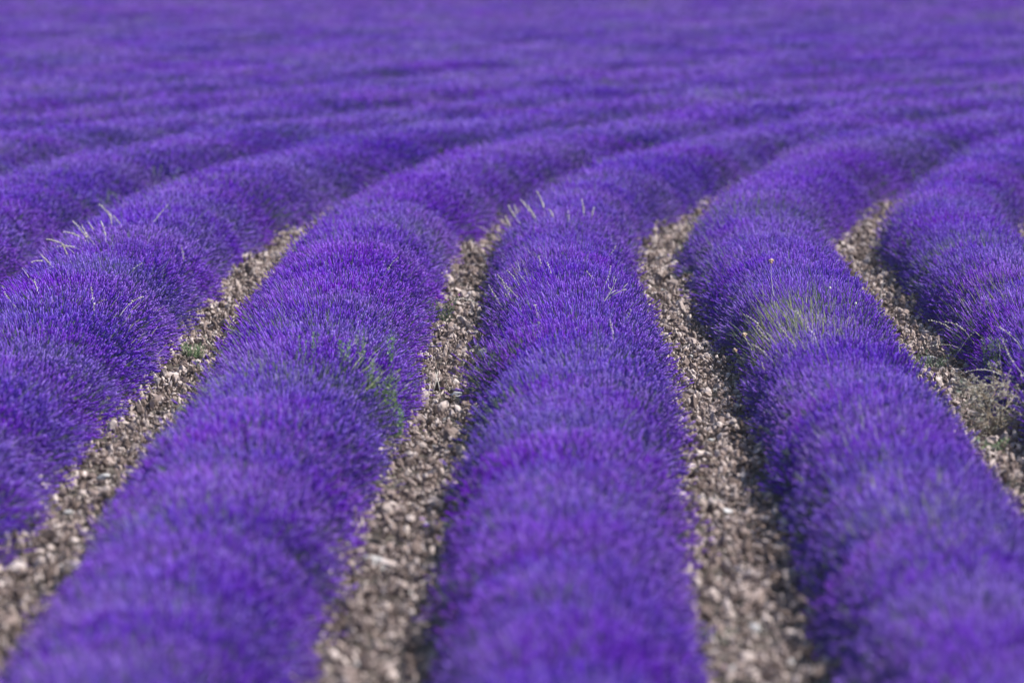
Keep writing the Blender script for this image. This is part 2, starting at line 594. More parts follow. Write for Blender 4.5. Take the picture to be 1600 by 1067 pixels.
def bush_arrays(n_spike, rings, sides, size=1.0, green=0.0, n_leaf=420, n_bare=0, lean=0.0):
    # tips spread over the rounded section of the row; theta measured from straight up
    th = RNG.uniform(-1.62, 1.62, n_spike * 3)
    keep = RNG.uniform(0, 1, len(th)) < np.sqrt((HW * np.cos(th)) ** 2 + (HH * np.sin(th)) ** 2) / max(HW, HH)
    th = th[keep]
    # thin places where stems and leaves show between the flowers
    N = len(th)
    y = np.clip(RNG.normal(0, 0.27, N), -0.60, 0.60)
    c0 = RNG.uniform(-1.3, 1.3, 5)
    c1 = RNG.uniform(-0.35, 0.35, 5)
    hole = np.zeros(N)
    for a_, b_ in zip(c0, c1):
        hole = np.maximum(hole, np.exp(-(((th - a_) * 0.6) ** 2 + (y - b_) ** 2) / 0.006))
    ok = RNG.uniform(0, 1, N) > hole * 0.70
    th, y = th[ok][:n_spike], y[ok][:n_spike]
    N = len(th)
    # a few sub-tufts make the outline uneven
    lob = sum(RNG.uniform(-0.028, 0.028) * np.cos(th * f + RNG.uniform(0, 6.28)) * np.cos(y * g + RNG.uniform(0, 6.28))
              for f, g in ((2, 5), (3, 8), (5, 12), (8, 16)))
    r = 1.0 - 0.26 * RNG.uniform(0, 1, N) ** 1.6 + RNG.normal(0, 0.03, N) + lob - 0.03 * (np.abs(y) / 0.46) ** 2
    r += 0.09 * np.clip((np.abs(th) - 1.05) / 0.4, 0, 1)
    r += np.where(RNG.uniform(0, 1, N) < 0.10, RNG.uniform(0.02, 0.10, N), 0)
    sn = np.sign(np.sin(th)) * np.abs(np.sin(th)) ** 0.82
    cs = np.sign(np.cos(th)) * np.abs(np.cos(th)) ** 0.82
    tip = np.stack([HW * sn * r + lean * HH, y, 0.03 + HH * cs * r], 1)
    tip[:, 2] = np.maximum(tip[:, 2], 0.02 + RNG.uniform(0, 0.07, N))
    root = np.stack([HW * 0.30 * np.sin(th), y * 0.85, np.full(N, 0.05)], 1) + RNG.normal(0, 0.03, (N, 3))
    dr = tip - root
    dr /= np.linalg.norm(dr, axis=1, keepdims=True)
    dr = dr + RNG.normal(0, 0.15, (N, 3)) + np.array([[0, 0, 0.12]])
    dr /= np.linalg.norm(dr, axis=1, keepdims=True)
    lens = RNG.uniform(0.036, 0.068, N) * size
    rads = RNG.uniform(0.0033, 0.0054, N) * size
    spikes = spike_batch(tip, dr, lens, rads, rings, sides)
    head = tip - dr * lens[:, None]
    foot = head - dr * 0.17 * np.linalg.norm(tip - root, axis=1, keepdims=True) / 0.5 - (head - root) * 0.12
    parts = []
    V, F, T = stem_batch(foot, head, 0.0016 * size, 0.0012 * size, RNG.uniform(0.3, 0.9, N))
    parts.append((V, F, T, 1))
    if n_bare:
        k = RNG.choice(N, min(n_bare, N), replace=False)
        ext = RNG.uniform(0.0, 0.07, len(k))[:, None]
        b = tip[k] + dr[k] * ext + RNG.normal(0, 0.02, (len(k), 3))
        V, F, T = stem_batch(b - dr[k] * 0.30, b, 0.0021, 0.0014, RNG.uniform(0.55, 1.0, len(k)))
        parts.append((V, F, T, 1))
    # leaves on the mound
    tl = RNG.uniform(-1.6, 1.6, n_leaf)
    yl = RNG.normal(0, 0.2, n_leaf)
    rl = RNG.uniform(0.52, 0.76, n_leaf)
    pl = np.stack([HW * np.sin(tl) * rl, yl, 0.02 + HH * np.cos(tl) * rl], 1)
    dl = np.stack([np.sin(tl), yl, np.cos(tl)], 1) + RNG.normal(0, 0.4, (n_leaf, 3))
    V, F, T = leaf_batch(pl, dl, RNG.uniform(0.05, 0.12, n_leaf), RNG.uniform(0.004, 0.008, n_leaf) * size, RNG.uniform(0.2, 1.0, n_leaf))
    parts.append((V, F, T, 0))
    V, F, T = mound(0.66)
    parts.append((V, F, T, 0))
    return parts, spikes


FINE = []           # (foliage mesh, spike mesh)
for i in range(9):
    green = i >= 7
    parts, sp = bush_arrays(1380 if not green else 800, RINGS_FINE, 5, 1.0, n_leaf=420 if not green else 700,
                            n_bare=22 if not green else 240, lean=random.uniform(-0.03, 0.03))
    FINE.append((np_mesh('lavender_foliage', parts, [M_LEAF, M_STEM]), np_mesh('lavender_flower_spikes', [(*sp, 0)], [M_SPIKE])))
MID = []
for i in range(6):
    green = i >= 5
    parts, sp = bush_arrays(760 if not green else 480, RINGS_MID, 4, 1.22, n_leaf=220, n_bare=0 if not green else 140)
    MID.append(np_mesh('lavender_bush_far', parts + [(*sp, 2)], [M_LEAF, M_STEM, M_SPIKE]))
FAR = []
for i in range(5):
    green = i >= 4
    parts, sp = bush_arrays(380 if not green else 240, RINGS_LOW, 3, 1.6, n_leaf=90, n_bare=0 if not green else 90)
    FAR.append(np_mesh('lavender_bush_farther', parts + [(*sp, 2)], [M_LEAF, M_STEM, M_SPIKE]))


# ------------------------------------------------------------------ lavender rows
def row_swell(k, s):
    """gentle rise and fall of a row's height along its length"""
    return 1.0 + 0.13 * mnoise.noise((s * 0.20, k * 7.3, 1.7)) + 0.04 * mnoise.noise((s * 0.9, k * 3.1, 4.2))


def greenness(x, y):
    return mnoise.noise((x * 0.55, y * 0.22, 11.0)) + 0.5 * mnoise.noise((x * 1.7, y * 0.8, 2.0))


# spots where the photograph shows thin, stemmy green plants in a row
GREEN_SPOTS = [at(1235, 485, 0.5), at(1265, 500, 0.5), at(620, 610, 0.4), at(330, 560, 0.3)]


def row_stations(k, step, s0=0.0, s1=140.0, margin=2.2):
    out = []
    x_of = row_x(k)
    s = s0 + random.uniform(0, step)
    while s < s1:
        x, y, a = curve_point(x_of, s)
        if y > 140 or a > 1.35:
            break
        if in_view(x, y, margin):
            out.append((s, x, y, a))
        s += step * random.uniform(0.88, 1.12)
    return out


ROW_LABEL = {
    -1: 'second lavender row beyond the row tufted with pale dry stalks',
    0: 'lavender row just behind the row tufted with a bundle of pale dry stalks',
    1: 'full lavender row carrying a bundle of pale dry stalks on its far shoulder',
    2: 'lavender row with green leafy weeds poking through its crown',
    3: 'full lavender row crested with pale grass plumes between the two widest alleys',
    4: 'lavender row with a fan of bare green stems opening on its crest',
    5: 'lavender row with a tangled dry shrub sprawling from its foot',
    6: 'lavender row beyond the row with the tangled dry shrub',
    7: 'second lavender row beyond the row with the tangled dry shrub',
}
for i, w in enumerate(('third', 'fourth', 'fifth', 'sixth')):
    ROW_LABEL[-2 - i] = w + ' lavender row beyond the row tufted with pale dry stalks'
Y_FINE, Y_MID = 60.0, 92.0
far_pts = []
n_parts = 0
for k in range(7, -34, -1):
    st = row_stations(k, 0.32)
    if not st:
        continue
    near = [q for q in st if q[2] <= Y_FINE]
    mid = [q for q in st if Y_FINE < q[2] <= Y_MID]
    far = [q for q in st if q[2] > Y_MID]
    own = near + mid
    if own:
        root_p = own[0]
        rt = empty('lavender_row', (root_p[1], root_p[2], ground_z(root_p[1], root_p[2])))
        tag(rt, ROW_LABEL.get(k, 'soft violet lavender row sweeping across the back of the field'), 'lavender row',
            'lavender rows sweeping across the back of the field' if k not in ROW_LABEL else 'rows of lavender in bloom')
        for (s, x, y, a) in own:
            g = greenness(x, y)
            spot = min((Vector((x, y)) - p.xy).length for p in GREEN_SPOTS)
            isg = (g > (0.52 if y < 58 else 0.40) and random.random() < 0.65) or (spot < 0.9 and random.random() < 0.75)
            sw = row_swell(k, s) * (1 - 0.14 * min(max((y - 52) / 10, 0), 1))
            wd = row_half(k, y) / 0.645 * (1 + 0.24 * min(max((y - 53) / 10, 0), 1)) * (1.0 + 0.09 * mnoise.noise((s * 0.4, k * 5.7, 9.2))) * random.uniform(0.96, 1.04)
            fine = y <= Y_FINE
            if fine:
                fol, spk = FINE[random.choice((7, 8)) if isg else random.randrange(7)]
                b = bpy.data.objects.new('lavender_bush', fol)
            else:
                b = bpy.data.objects.new('lavender_bush', MID[5 if isg else random.randrange(5)])
            b.parent = rt
            z = ground_z(x, y)
            b.location = (x - rt.location.x + random.gauss(0, 0.028 + 0.22 * min(max((y - 55) / 12, 0), 1)), y - rt.location.y + random.gauss(0, 0.06 + 0.3 * min(max((y - 55) / 12, 0), 1)), z - rt.location.z)
            b.rotation_euler = (random.gauss(0, 0.05), random.gauss(0, 0.04), -a + (math.pi if random.random() < 0.5 else 0) + random.gauss(0, 0.17))
            b.scale = (wd, random.uniform(1.0, 1.2), sw * random.uniform(0.97, 1.03))
            COL.objects.link(b)
            n_parts += 1
            if fine:
                fs = bpy.data.objects.new('flower_spikes', spk)
                fs.parent = b
                fs['kind'] = 'stuff'
                COL.objects.link(fs)
    for q in far:
        far_pts.append((k, *q))


STATIONS = []


def note_station(k, x, y, a, hw, sw):
    STATIONS.append((x, y, a, hw, sw))


for k in range(7, -4, -1):
    for (s, x, y, a) in row_stations(k, 0.36):
        if y < 75:
            note_station(k, x, y, a, row_half(k, y), row_swell(k, s))
ST = np.array(STATIONS)


def row_top(x, y):
    """height of the flower tips above (x, y), 0 in the alleys"""
    d2 = (ST[:, 0] - x) ** 2 + (ST[:, 1] - y) ** 2
    i = int(np.argmin(d2))
    sx, sy, a, hw, sw = ST[i]
    u = ((x - sx) * math.cos(a) - (y - sy) * math.sin(a)) / (hw * 1.0)
    if abs(u) > 1:
        return 0.0
    return 0.03 + HH * sw * (1 - abs(u) ** 2.4) ** (1 / 2.4)


def on_row(px, py, sink=0.0):
    """first point of a row's flowering surface (or of the ground) under the pixel"""
    Y = 20.0
    while Y < 75:
        p = at_depth(px, py, Y)
        if p.z <= max(row_top(p.x, p.y) * 0.94 + ground_z(p.x, p.y) - sink, 0.03):
            return p
        Y += 0.04
    return p


# ------------------------------------------------------------------ scatter: one object, geometry nodes instances
def scatter(name, points, meshes, parent=None):
    """points: (location, euler, scale, index)"""
    src = bpy.data.collections.new(name + '_sources')
    for i, me in enumerate(meshes):
        o = bpy.data.objects.new('%s_source_%02d' % (name, i), me)
        src.objects.link(o)
    me = bpy.data.meshes.new(name)
    me.from_pydata([p[0] for p in points], [], [])
    a = me.attributes.new('rot', 'FLOAT_VECTOR', 'POINT')
    a.data.foreach_set('vector', np.array([p[1] for p in points], dtype=np.float32).ravel())
    a = me.attributes.new('scl', 'FLOAT_VECTOR', 'POINT')
    a.data.foreach_set('vector', np.array([p[2] for p in points], dtype=np.float32).ravel())
    a = me.attributes.new('pick', 'INT', 'POINT')
    a.data.foreach_set('value', np.array([p[3] for p in points], dtype=np.int32))
    ng = bpy.data.node_groups.new(name, 'GeometryNodeTree')
    ng.interface.new_socket('Geometry', in_out='INPUT', socket_type='NodeSocketGeometry')
    ng.interface.new_socket('Geometry', in_out='OUTPUT', socket_type='NodeSocketGeometry')
    n, l = ng.nodes, ng.links
    gi, go = n.new('NodeGroupInput'), n.new('NodeGroupOutput')
    ci = n.new('GeometryNodeCollectionInfo')
    ci.inputs['Collection'].default_value = src
    ci.inputs['Separate Children'].default_value = True
    ci.inputs['Reset Children'].default_value = True
    iop = n.new('GeometryNodeInstanceOnPoints')
    iop.inputs['Pick Instance'].default_value = True

    def named(attr, typ):
        nn = n.new('GeometryNodeInputNamedAttribute')
        nn.data_type = typ
        nn.inputs['Name'].default_value = attr
        return [s for s in nn.outputs if s.enabled and s.name == 'Attribute'][0]
    er = n.new('FunctionNodeEulerToRotation')
    l.new(named('rot', 'FLOAT_VECTOR'), er.inputs[0])
    l.new(er.outputs[0], iop.inputs['Rotation'])
    l.new(named('scl', 'FLOAT_VECTOR'), iop.inputs['Scale'])
    l.new(named('pick', 'INT'), iop.inputs['Instance Index'])
    l.new(gi.outputs[0], iop.inputs['Points'])
    l.new(ci.outputs[0], iop.inputs['Instance'])
    l.new(iop.outputs[0], go.inputs[0])
    o = link(name, me, parent)
    md = o.modifiers.new('scatter', 'NODES')
    md.node_group = ng
    return o


pts = []
for (k, s, x, y, a) in far_pts:
    g = greenness(x, y)
    isg = g > 0.38 and random.random() < 0.7
    sw = row_swell(k, s) * 0.86
    x, y = x + random.gauss(0, 0.2), y + random.gauss(0, 0.35)
    pts.append(((x, y, ground_z(x, y)), (random.gauss(0, 0.03), random.gauss(0, 0.03), -a + random.choice((0, math.pi))),
                (1.30 * random.uniform(0.92, 1.10), random.uniform(1.0, 1.2), sw * random.uniform(0.96, 1.05)), 4 if isg else random.randrange(4)))
o = scatter('far_lavender', pts, FAR)
tag(o, 'hazy mass of lavender in bloom filling the far end of the field', 'lavender', kind='stuff')
print('bush parts', n_parts, 'far', len(pts))


# ------------------------------------------------------------------ clods, straw and stones on the alley floor
def lump_mesh(name, mat, seed, sub=2, rough=0.35, flat=0.75, angular=True):
    import bmesh
    bm = bmesh.new()
    bmesh.ops.create_icosphere(bm, subdivisions=sub, radius=1.0)
    for v in bm.verts:
        p = v.co.copy()
        d = 1 + rough * mnoise.noise(p * 1.1 + Vector((seed * 3.7, 0, 0))) + rough * 0.6 * mnoise.noise(p * 2.6 + Vector((0, seed * 1.9, 0)))
        v.co = p * d
        v.co.z *= flat
    # chop a few facets so that it reads as broken earth
    rr = random.Random(seed)
    if angular:
        for _ in range(5):
            nrm = Vector((rr.gauss(0, 1), rr.gauss(0, 1), rr.gauss(0, 0.8))).normalized()
            lim = rr.uniform(0.55, 0.8)
            for v in bm.verts:
                e = v.co.dot(nrm) - lim
                if e > 0:
                    v.co -= nrm * e
    me = bpy.data.meshes.new(name)
    bm.to_mesh(me)
    bm.free()
    me.materials.append(mat)
    me.polygons.foreach_set('use_smooth', np.full(len(me.polygons), False))
    return me


CLODS = [lump_mesh('clod', M_CLOD, i + 1, sub=1, rough=0.5) for i in range(9)]
CLODS_FINE = [lump_mesh('clod_large', M_CLOD, i + 31, sub=2, rough=0.45) for i in range(8)]
STONES = [lump_mesh('stone', M_STONE, i + 61, sub=2, rough=0.3, flat=0.6) for i in range(8)]


def straw_mesh(seed):
    rr = random.Random(seed)
    mb = MB()
    p = [Vector((-1 + 2 * i / 3, rr.gauss(0, 0.07), 0.03 + rr.uniform(0, 0.10))) for i in range(4)]
    mb.tube(p, [0.02, 0.022, 0.02, 0.012], 3, 0, rr.uniform(0.3, 1.0))
    return mb.mesh('straw', [M_STRAW], False)


STRAWS = [straw_mesh(i) for i in range(4)]
scat = []
clod_parts = []
nC = len(CLODS)
for k in range(0, 6):
    s = 0.0
    x_of = lambda y, k=k: alley_x(k, y)
    while s < 44:
        x, y, a = curve_point(x_of, s)
        if in_view(x, y, 0.8):
            for _ in range(int(26 + 9 * RNG.random())):
                off = random.gauss(0, 0.26)
                if abs(off) > 0.62:
                    continue
                sz = min(0.042, 0.0065 + random.expovariate(1 / 0.0076))
                px = x + off * math.cos(a) + random.uniform(-0.05, 0.05)
                py = y - off * math.sin(a) + random.uniform(0, 0.05)
                rise = 0.04 * (abs(off) / 0.4) ** 2 + 0.09 * mnoise.noise((px * 4.0, py * 2.6, 3.3)) + random.uniform(0, 0.065)
                scat.append([(px, py, ground_z(px, py) + max(rise, -0.02) + sz * 0.35), (random.uniform(0, 6.28), random.uniform(0, 6.28), random.uniform(0, 6.28)),
                             (sz * random.uniform(0.9, 1.6), sz * random.uniform(0.7, 1.1), sz * random.uniform(0.45, 0.9)), random.randrange(nC)])
            if random.random() < 0.55:
                off = random.gauss(0, 0.28)
                L = random.uniform(0.03, 0.11)
                scat.append([(x + off, y, ground_z(x, y) + 0.045), (random.gauss(0, 0.25), random.gauss(0, 0.3), random.uniform(0, 6.28)),
                             (L, L * 0.55, L * 0.55), nC + random.randrange(4)])
            if random.random() < 0.30:
                off = random.gauss(0, 0.2)
                sz = random.uniform(0.021, 0.036)
                clod_parts.append((sz / y, x + off, y, sz))
        s += 0.05
o = scatter('soil_clods', scat, CLODS + STRAWS, GROUND)
tag(o, kind='stuff')
clod_parts.sort(reverse=True)
for (_, x, y, sz) in clod_parts[:290]:
    c = link('clod', random.choice(CLODS_FINE), GROUND, (x, y, ground_z(x, y) + 0.02 + sz * 0.35))
    c.rotation_euler = (random.gauss(0, 0.4), random.gauss(0, 0.4), random.uniform(0, 6.28))
    c.scale = (sz * random.uniform(0.9, 1.3), sz * random.uniform(0.8, 1.1), sz * random.uniform(0.6, 0.95))
print('clods', len(scat), len(clod_parts))


# ------------------------------------------------------------------ pale limestone lumps lying in the alleys
NAMED_STONES = [
    (590, 886, 0.075, 'large flat white rock lying on the alley beside the weedy row'),
    (1044, 668, 0.034, 'white stone at the foot of the plume-crested row'),
    (1141, 660, 0.036, 'bluish white stone in the middle of the wide stony alley'),
    (1449, 562, 0.042, 'white stone above a smaller one by the dry shrub row'),
    (1467, 579, 0.030, 'small white stone just below a larger one by the dry shrub row'),
    (716, 618, 0.040, 'grey white stone lying across clods near the leaning straws'),
    (696, 528, 0.036, 'flat pale stone below the tall green weed with mauve flowers'),
]
for (px, py, r, lab) in NAMED_STONES:
    p = at(px, py, 0.045)
    o = link('stone', random.choice(STONES), None, (p.x, p.y, ground_z(p.x, p.y) + 0.03 + r * 0.3))
    o.rotation_euler = (random.gauss(0, 0.25), random.gauss(0, 0.25), random.uniform(-0.4, 0.4))
    o.scale = (r * 1.25, r * 0.9, r * 0.95)
    tag(o, lab, 'stone', 'pale stones lying in the alleys')
MORE = [(655, 856), (672, 820), (560, 985), (640, 930), (1210, 912), (1120, 925), (1225, 1040), (1175, 985), (1150, 1050), (1140, 800),
        (1165, 735), (1105, 690), (1115, 610), (1085, 560), (690, 700), (705, 655), (45, 850), (110, 800), (165, 745), (85, 890),
        (320, 590), (345, 540), (300, 625), (1042, 450), (1035, 400), (1340, 380), (1555, 735), (1590, 745), (550, 1040), (1200, 860)]
for (px, py) in MORE:
    p = at(px + random.uniform(-8, 8), py, 0.04)
    r = random.uniform(0.018, 0.034)
    o = link('stone', random.choice(STONES), None, (p.x, p.y, ground_z(p.x, p.y) + 0.03 + r * 0.3))
    o.rotation_euler = (random.gauss(0, 0.3), random.gauss(0, 0.3), random.uniform(0, 6.28))
    o.scale = (r * random.uniform(1, 1.4), r * random.uniform(0.8, 1.1), r * random.uniform(0.8, 1.1))
    tag(o, 'small pale limestone lump among the brown clods of an alley', 'stone', 'small pale stones lying in the alleys')


# ------------------------------------------------------------------ stalks standing out of the rows
def stalk(px0, py0, px1, py1, z, kind, label, group, name='dry_stalk', thick=1.0, into=0.16):
    b = on_row(px0, py0) if z > 0.15 else at(px0, py0, z)
    t = at_depth(px1, py1, b.y + random.uniform(-0.04, 0.06))
    ax = t - b
    L = ax.length
    bend = Vector((random.uniform(-1, 1), random.uniform(-1, 1), 0)) * L * 0.07 + Vector((0, 0, 1)) * (L * 0.10 if abs(ax.x) > abs(ax.z) else 0)
    foot = b - ax.normalized() * into - Vector((0, 0, into * 0.6))
    foot.z = max(foot.z, 0.02)
    rt = empty(name, foot)
    P = []
    for i in range(9):
        u = i / 8
        q = b + ax * u + bend * (4 * u * (1 - u))
        P.append(q - foot)
    P = [Vector((0, 0, 0)), P[0] * 0.55] + P
    tone = random.uniform(0.55, 1.0)
    mb = MB()
    smat = M_STEM if kind in ('green', 'loop', 'button') else M_STRAW
    rad = [0.0028 * thick * (1 - 0.55 * i / (len(P) - 1)) for i in range(len(P))]
    mb.tube(P, rad, 4, 0, tone)
    if kind == 'twig':
        for j in range(3):
            i = 4 + 2 * j
            d = Vector((random.uniform(-1, 1), random.uniform(-0.5, 0.5), random.uniform(0.2, 1))).normalized()
            mb.tube([P[i], P[i] + d * 0.03, P[i] + d * 0.05 + Vector((0.015, 0, 0.01))], [0.0022 * thick, 0.0018 * thick, 0.0008], 4, 0, tone)
    link('stem', mb.mesh('stem', [smat]), rt)
    hb = MB()
    if kind in ('beads', 'plume'):
        n = int(L / (0.011 if kind == 'plume' else 0.021))
        for j in range(max(n, 4)):
            u = (0.30 if kind == 'beads' else 0.38) + (0.70 if kind == 'beads' else 0.62) * j / max(n - 1, 1)
            q = P[2] + (P[-1] - P[2]) * u + (bend * (4 * u * (1 - u)))
            for _ in range(2 if kind == 'beads' else 3):
                d = (ax.normalized() * random.uniform(0.3, 1.2) + Vector((random.gauss(0, 0.7), random.gauss(0, 0.7), random.gauss(0, 0.5)))).normalized()
                r = random.uniform(0.0040, 0.0064) * (1 - 0.35 * u) * thick ** 0.5
                hb.blob(q + d * r * 1.4, r, d, random.uniform(1.1, 1.8), 0, random.uniform(0.35, 1.0), 4)
    elif kind == 'head':
        d = (P[-1] - P[-2]).normalized()
        for _ in range(16):
            e = (d * 0.8 + Vector((random.gauss(0, 0.7), random.gauss(0, 0.7), random.gauss(0, 0.7)))).normalized()
            hb.blob(P[-1] + e * 0.009, 0.008, e, 1.6, 0, random.uniform(0.2, 1.0), 4)
    elif kind == 'button':
        hb.blob(P[-1], 0.008, P[-1] - P[-2], 1.2, 0, 0.95, 5)
    if hb.v:
        link('seed_head', hb.mesh('seed_head', [M_SEED if kind == 'head' else M_STRAW]), rt)
    tag(rt, label, 'stalk', group)
    return rt


G1 = ('pale dry stalk in the bundle on the shoulder of a full lavender row', 'dry stalks bundled on the row shoulder')
for a in [(121, 401, 73, 374), (142, 387, 114, 346), (139, 380, 99, 363), (184, 351, 156, 320), (166, 380, 158, 346), (152, 367, 139, 349),
          (87, 422, 64, 398), (83, 412, 50, 410), (150, 384, 128, 352), (176, 362, 168, 330), (131, 394, 90, 386), (192, 356, 178, 338), (110, 408, 96, 380)]:
    stalk(*a, 0.42, 'plume', *G1, thick=0.75)
G1b = ('lone pale seed stalk on the flank of the row with the stalk bundle', 'lone seed stalks on that row')
for a in [(62, 467, 54, 438), (52, 440, 35, 420), (26, 481, 7, 457), (147, 488, 142, 450), (150, 478, 162, 469), (237, 351, 262, 320), (201, 432, 222, 412),
          (191, 488, 222, 464), (288, 410, 284, 387), (352, 430, 373, 420)]:
    stalk(*a, 0.46, 'beads', *G1b)
G3 = ('pale feathery grass plume rising from the crest of a lavender row', 'grass plumes on the crested row')
for a in [(813, 350, 794, 321), (812, 342, 804, 321), (833, 340, 813, 312), (852, 340, 839, 299), (866, 344, 858, 328), (912, 347, 909, 312),
          (890, 348, 888, 330), (925, 344, 928, 325), (842, 352, 826, 322), (800, 356, 790, 338)]:
    stalk(*a, 0.48, 'plume', *G3, thick=0.85)
G3b = ('slender cream seed stalk standing among spikes of the plume-crested row', 'seed stalks on the crested row')
for a in [(809, 465, 778, 430), (809, 442, 793, 423), (782, 477, 764, 446), (845, 423, 842, 401), (863, 433, 855, 411), (844, 519, 836, 477),
          (941, 452, 954, 417), (973, 506, 986, 484), (951, 401, 962, 385), (800, 470, 785, 440), (772, 372, 742, 353), (928, 440, 918, 425)]:
    stalk(*a, 0.47, 'beads', *G3b)
stalk(944, 471, 963, 436, 0.46, 'twig', 'forked whitish dry twig sticking out of the plume-crested row', None, 'dry_twig', 1.7)
stalk(950, 468, 979, 453, 0.46, 'twig', 'crooked pale dry twig leaning low beside the forked twig', None, 'dry_twig', 1.5)
stalk(960, 532, 954, 500, 0.44, 'beads', 'single tawny stalk on the lower flank of the plume-crested row', None)
stalk(756, 478, 710, 468, 0.12, 'beads', 'beaded pale stalk lying across the alley beside the tall green weed', None)
stalk(600, 430, 621, 403, 0.47, 'beads', 'white beaded stalk on the crown of the row with leafy weeds', None)
stalk(1036, 535, 1026, 516, 0.2, 'twig', 'short dry twig poking from the plume-crested row over the wide alley', None, 'dry_twig', 1.3)
G4 = ('bare grey green stem standing above the stem fan on a lavender row', 'bare stems of the fan')
for a in [(1274, 456, 1262, 412), (1292, 466, 1280, 422), (1279, 462, 1280, 428), (1325, 490, 1308, 446), (1326, 469, 1325, 437), (1328, 475, 1338, 428),
          (1242, 471, 1232, 456), (1286, 470, 1298, 440), (1262, 480, 1254, 450), (1246, 490, 1222, 462), (1233, 498, 1207, 470)]:
    stalk(*a, 0.49, 'green', *G4, name='green_stem', thick=1.1)
stalk(1293, 466, 1297, 450, 0.49, 'button', 'grey green stem ending in a round white bud', None, 'green_stem')
stalk(1331, 488, 1337, 474, 0.49, 'button', 'short curled pale stem beside the bare green stems', None, 'green_stem', 1.6)
stalk(1210, 466, 1205, 409, 0.48, 'head', 'tall thin stalk with a small rusty seed head on lavender', None, 'seed_head_stalk')
stalk(1172, 540, 1163, 524, 0.40, 'head', 'short stalk with a broad beige seed head low on the row', None, 'seed_head_stalk', 1.3)
stalk(1158, 560, 1149, 548, 0.33, 'head', 'short stalk with a narrow tan seed head at the row edge', None, 'seed_head_stalk')
G4b = ('fine straw stalk dotted with pale beads leaning from the stem fan', 'beaded stalks of the fan')
for a in [(1193, 518, 1163, 492), (1204, 534, 1182, 510), (1210, 567, 1176, 539), (1275, 529, 1262, 512), (1196, 586, 1190, 567), (1246, 545, 1228, 522),
          (1255, 500, 1240, 486), (1232, 528, 1214, 505), (1218, 545, 1200, 522)]:
    stalk(*a, 0.45, 'beads', *G4b)
stalk(1378, 490, 1379, 443, 0.36, 'beads', 'upright brown beaded stalk at the row edge against the dark alley', None)
stalk(1406, 556, 1405, 536, 0.36, 'beads', 'short white beaded stalk at the edge of the row with fan', None)
G5 = ('cream beaded stalk arching from the row with the dry shrub', 'beaded stalks by the dry shrub')
for a in [(1497, 525, 1452, 501), (1515, 527, 1478, 503), (1595, 581, 1567, 531), (1562, 552, 1561, 540), (1555, 581, 1502, 584), (1590, 535, 1562, 512), (1512, 528, 1524, 519),
          (1500, 545, 1454, 541)]:
    stalk(*a, 0.33, 'beads', *G5)


# ------------------------------------------------------------------ weeds
def leafy_weed(px, py, z, n_stem, h, spread, label, name='leafy_weed', mat=None, leaf=(0.03, 0.012), flowers=0, group=None, dens=1.0):
    b = on_row(px, py) if z > 0.2 else at(px, py, z)
    z = b.z
    root = Vector((b.x, b.y, max(0.0, z - 0.35)))
    rt = empty(name, root)
    sb, lb, fb = MB(), MB(), MB()
    spread = spread * 1.5
    h = h + (0.05 if z > 0.2 else 0)
    leaf = (leaf[0] * 1.25, leaf[1] * 1.35)
    for i in range(n_stem):
        an = random.uniform(0, 6.28)
        off = Vector((math.cos(an), math.sin(an), 0)) * spread * random.uniform(0.1, 1.0)
        hh = (b.z - root.z) + h * random.uniform(0.6, 1.05)
        P = [off * (0.35 + 0.65 * u) + Vector((random.gauss(0, 0.006), random.gauss(0, 0.006), hh * u)) for u in (0, 0.25, 0.5, 0.75, 1.0)]
        sb.tube(P, [0.003, 0.0027, 0.0023, 0.0018, 0.001], 4, 0, random.uniform(0.3, 0.8))
        nl = int(26 * dens)
        for j in range(nl):
            u = 1.0 - (0.75 * (1.0 - 0.35 * (z > 0.2))) * (1 - j / nl)
            s_ = u * 4
            i0 = min(int(s_), 3)
            q = P[i0].lerp(P[i0 + 1], s_ - i0)
            a2 = j * 2.4 + random.uniform(-0.4, 0.4)
            d = Vector((math.cos(a2), math.sin(a2), random.uniform(0.2, 1.1)))
            k = random.uniform(0.6, 1.2) * (1.25 - 0.6 * u)
            lb.leaf(q, d, Vector((0, 0, 1)).cross(d), leaf[0] * k, leaf[1] * k, 0, random.uniform(0.25, 1.0), random.uniform(-0.2, 0.5))
        if i < flowers:
            for _ in range(7):
                d = Vector((random.gauss(0, 1), random.gauss(0, 1), random.uniform(0, 1.2))).normalized()
                fb.leaf(P[-1], d, Vector((0, 0, 1)).cross(d) + Vector((0.01, 0, 0)), 0.014, 0.008, 0, random.random())
    link('stems', sb.mesh('weed_stems', [M_STEM]), rt)
    o = link('leaves', lb.mesh('weed_leaves', [mat or M_WEED]), rt)
    o['kind'] = 'stuff'
    if fb.v:
        o = link('flowers', fb.mesh('weed_flowers', [M_PINK]), rt)
    tag(rt, label, 'weed', group)
    return rt


leafy_weed(690, 505, 0.05, 12, 0.20, 0.10, 'tall bluish green weed with mauve flowers at the alley edge', mat=M_GREYWEED, flowers=6, leaf=(0.035, 0.011))
leafy_weed(487, 552, 0.50, 5, 0.10, 0.06, 'pale green weed tip topmost on the flank of the weedy row', leaf=(0.028, 0.014))
leafy_weed(536, 566, 0.50, 7, 0.09, 0.07, 'dark green leafy weed beside the pale green weed tip', leaf=(0.032, 0.017))
leafy_weed(568, 566, 0.50, 5, 0.16, 0.06, 'slender upright green weed in the middle of the weedy row', leaf=(0.026, 0.012))
leafy_weed(610, 566, 0.48, 4, 0.15, 0.03, 'single upright yellow green weed shoot on the weedy row', leaf=(0.026, 0.013))
leafy_weed(575, 596, 0.50, 5, 0.08, 0.06, 'low green weed under the slender upright weed', leaf=(0.03, 0.014))
leafy_weed(604, 622, 0.42, 8, 0.10, 0.09, 'broad olive weed with yellowing leaves on the weedy row', leaf=(0.034, 0.019))
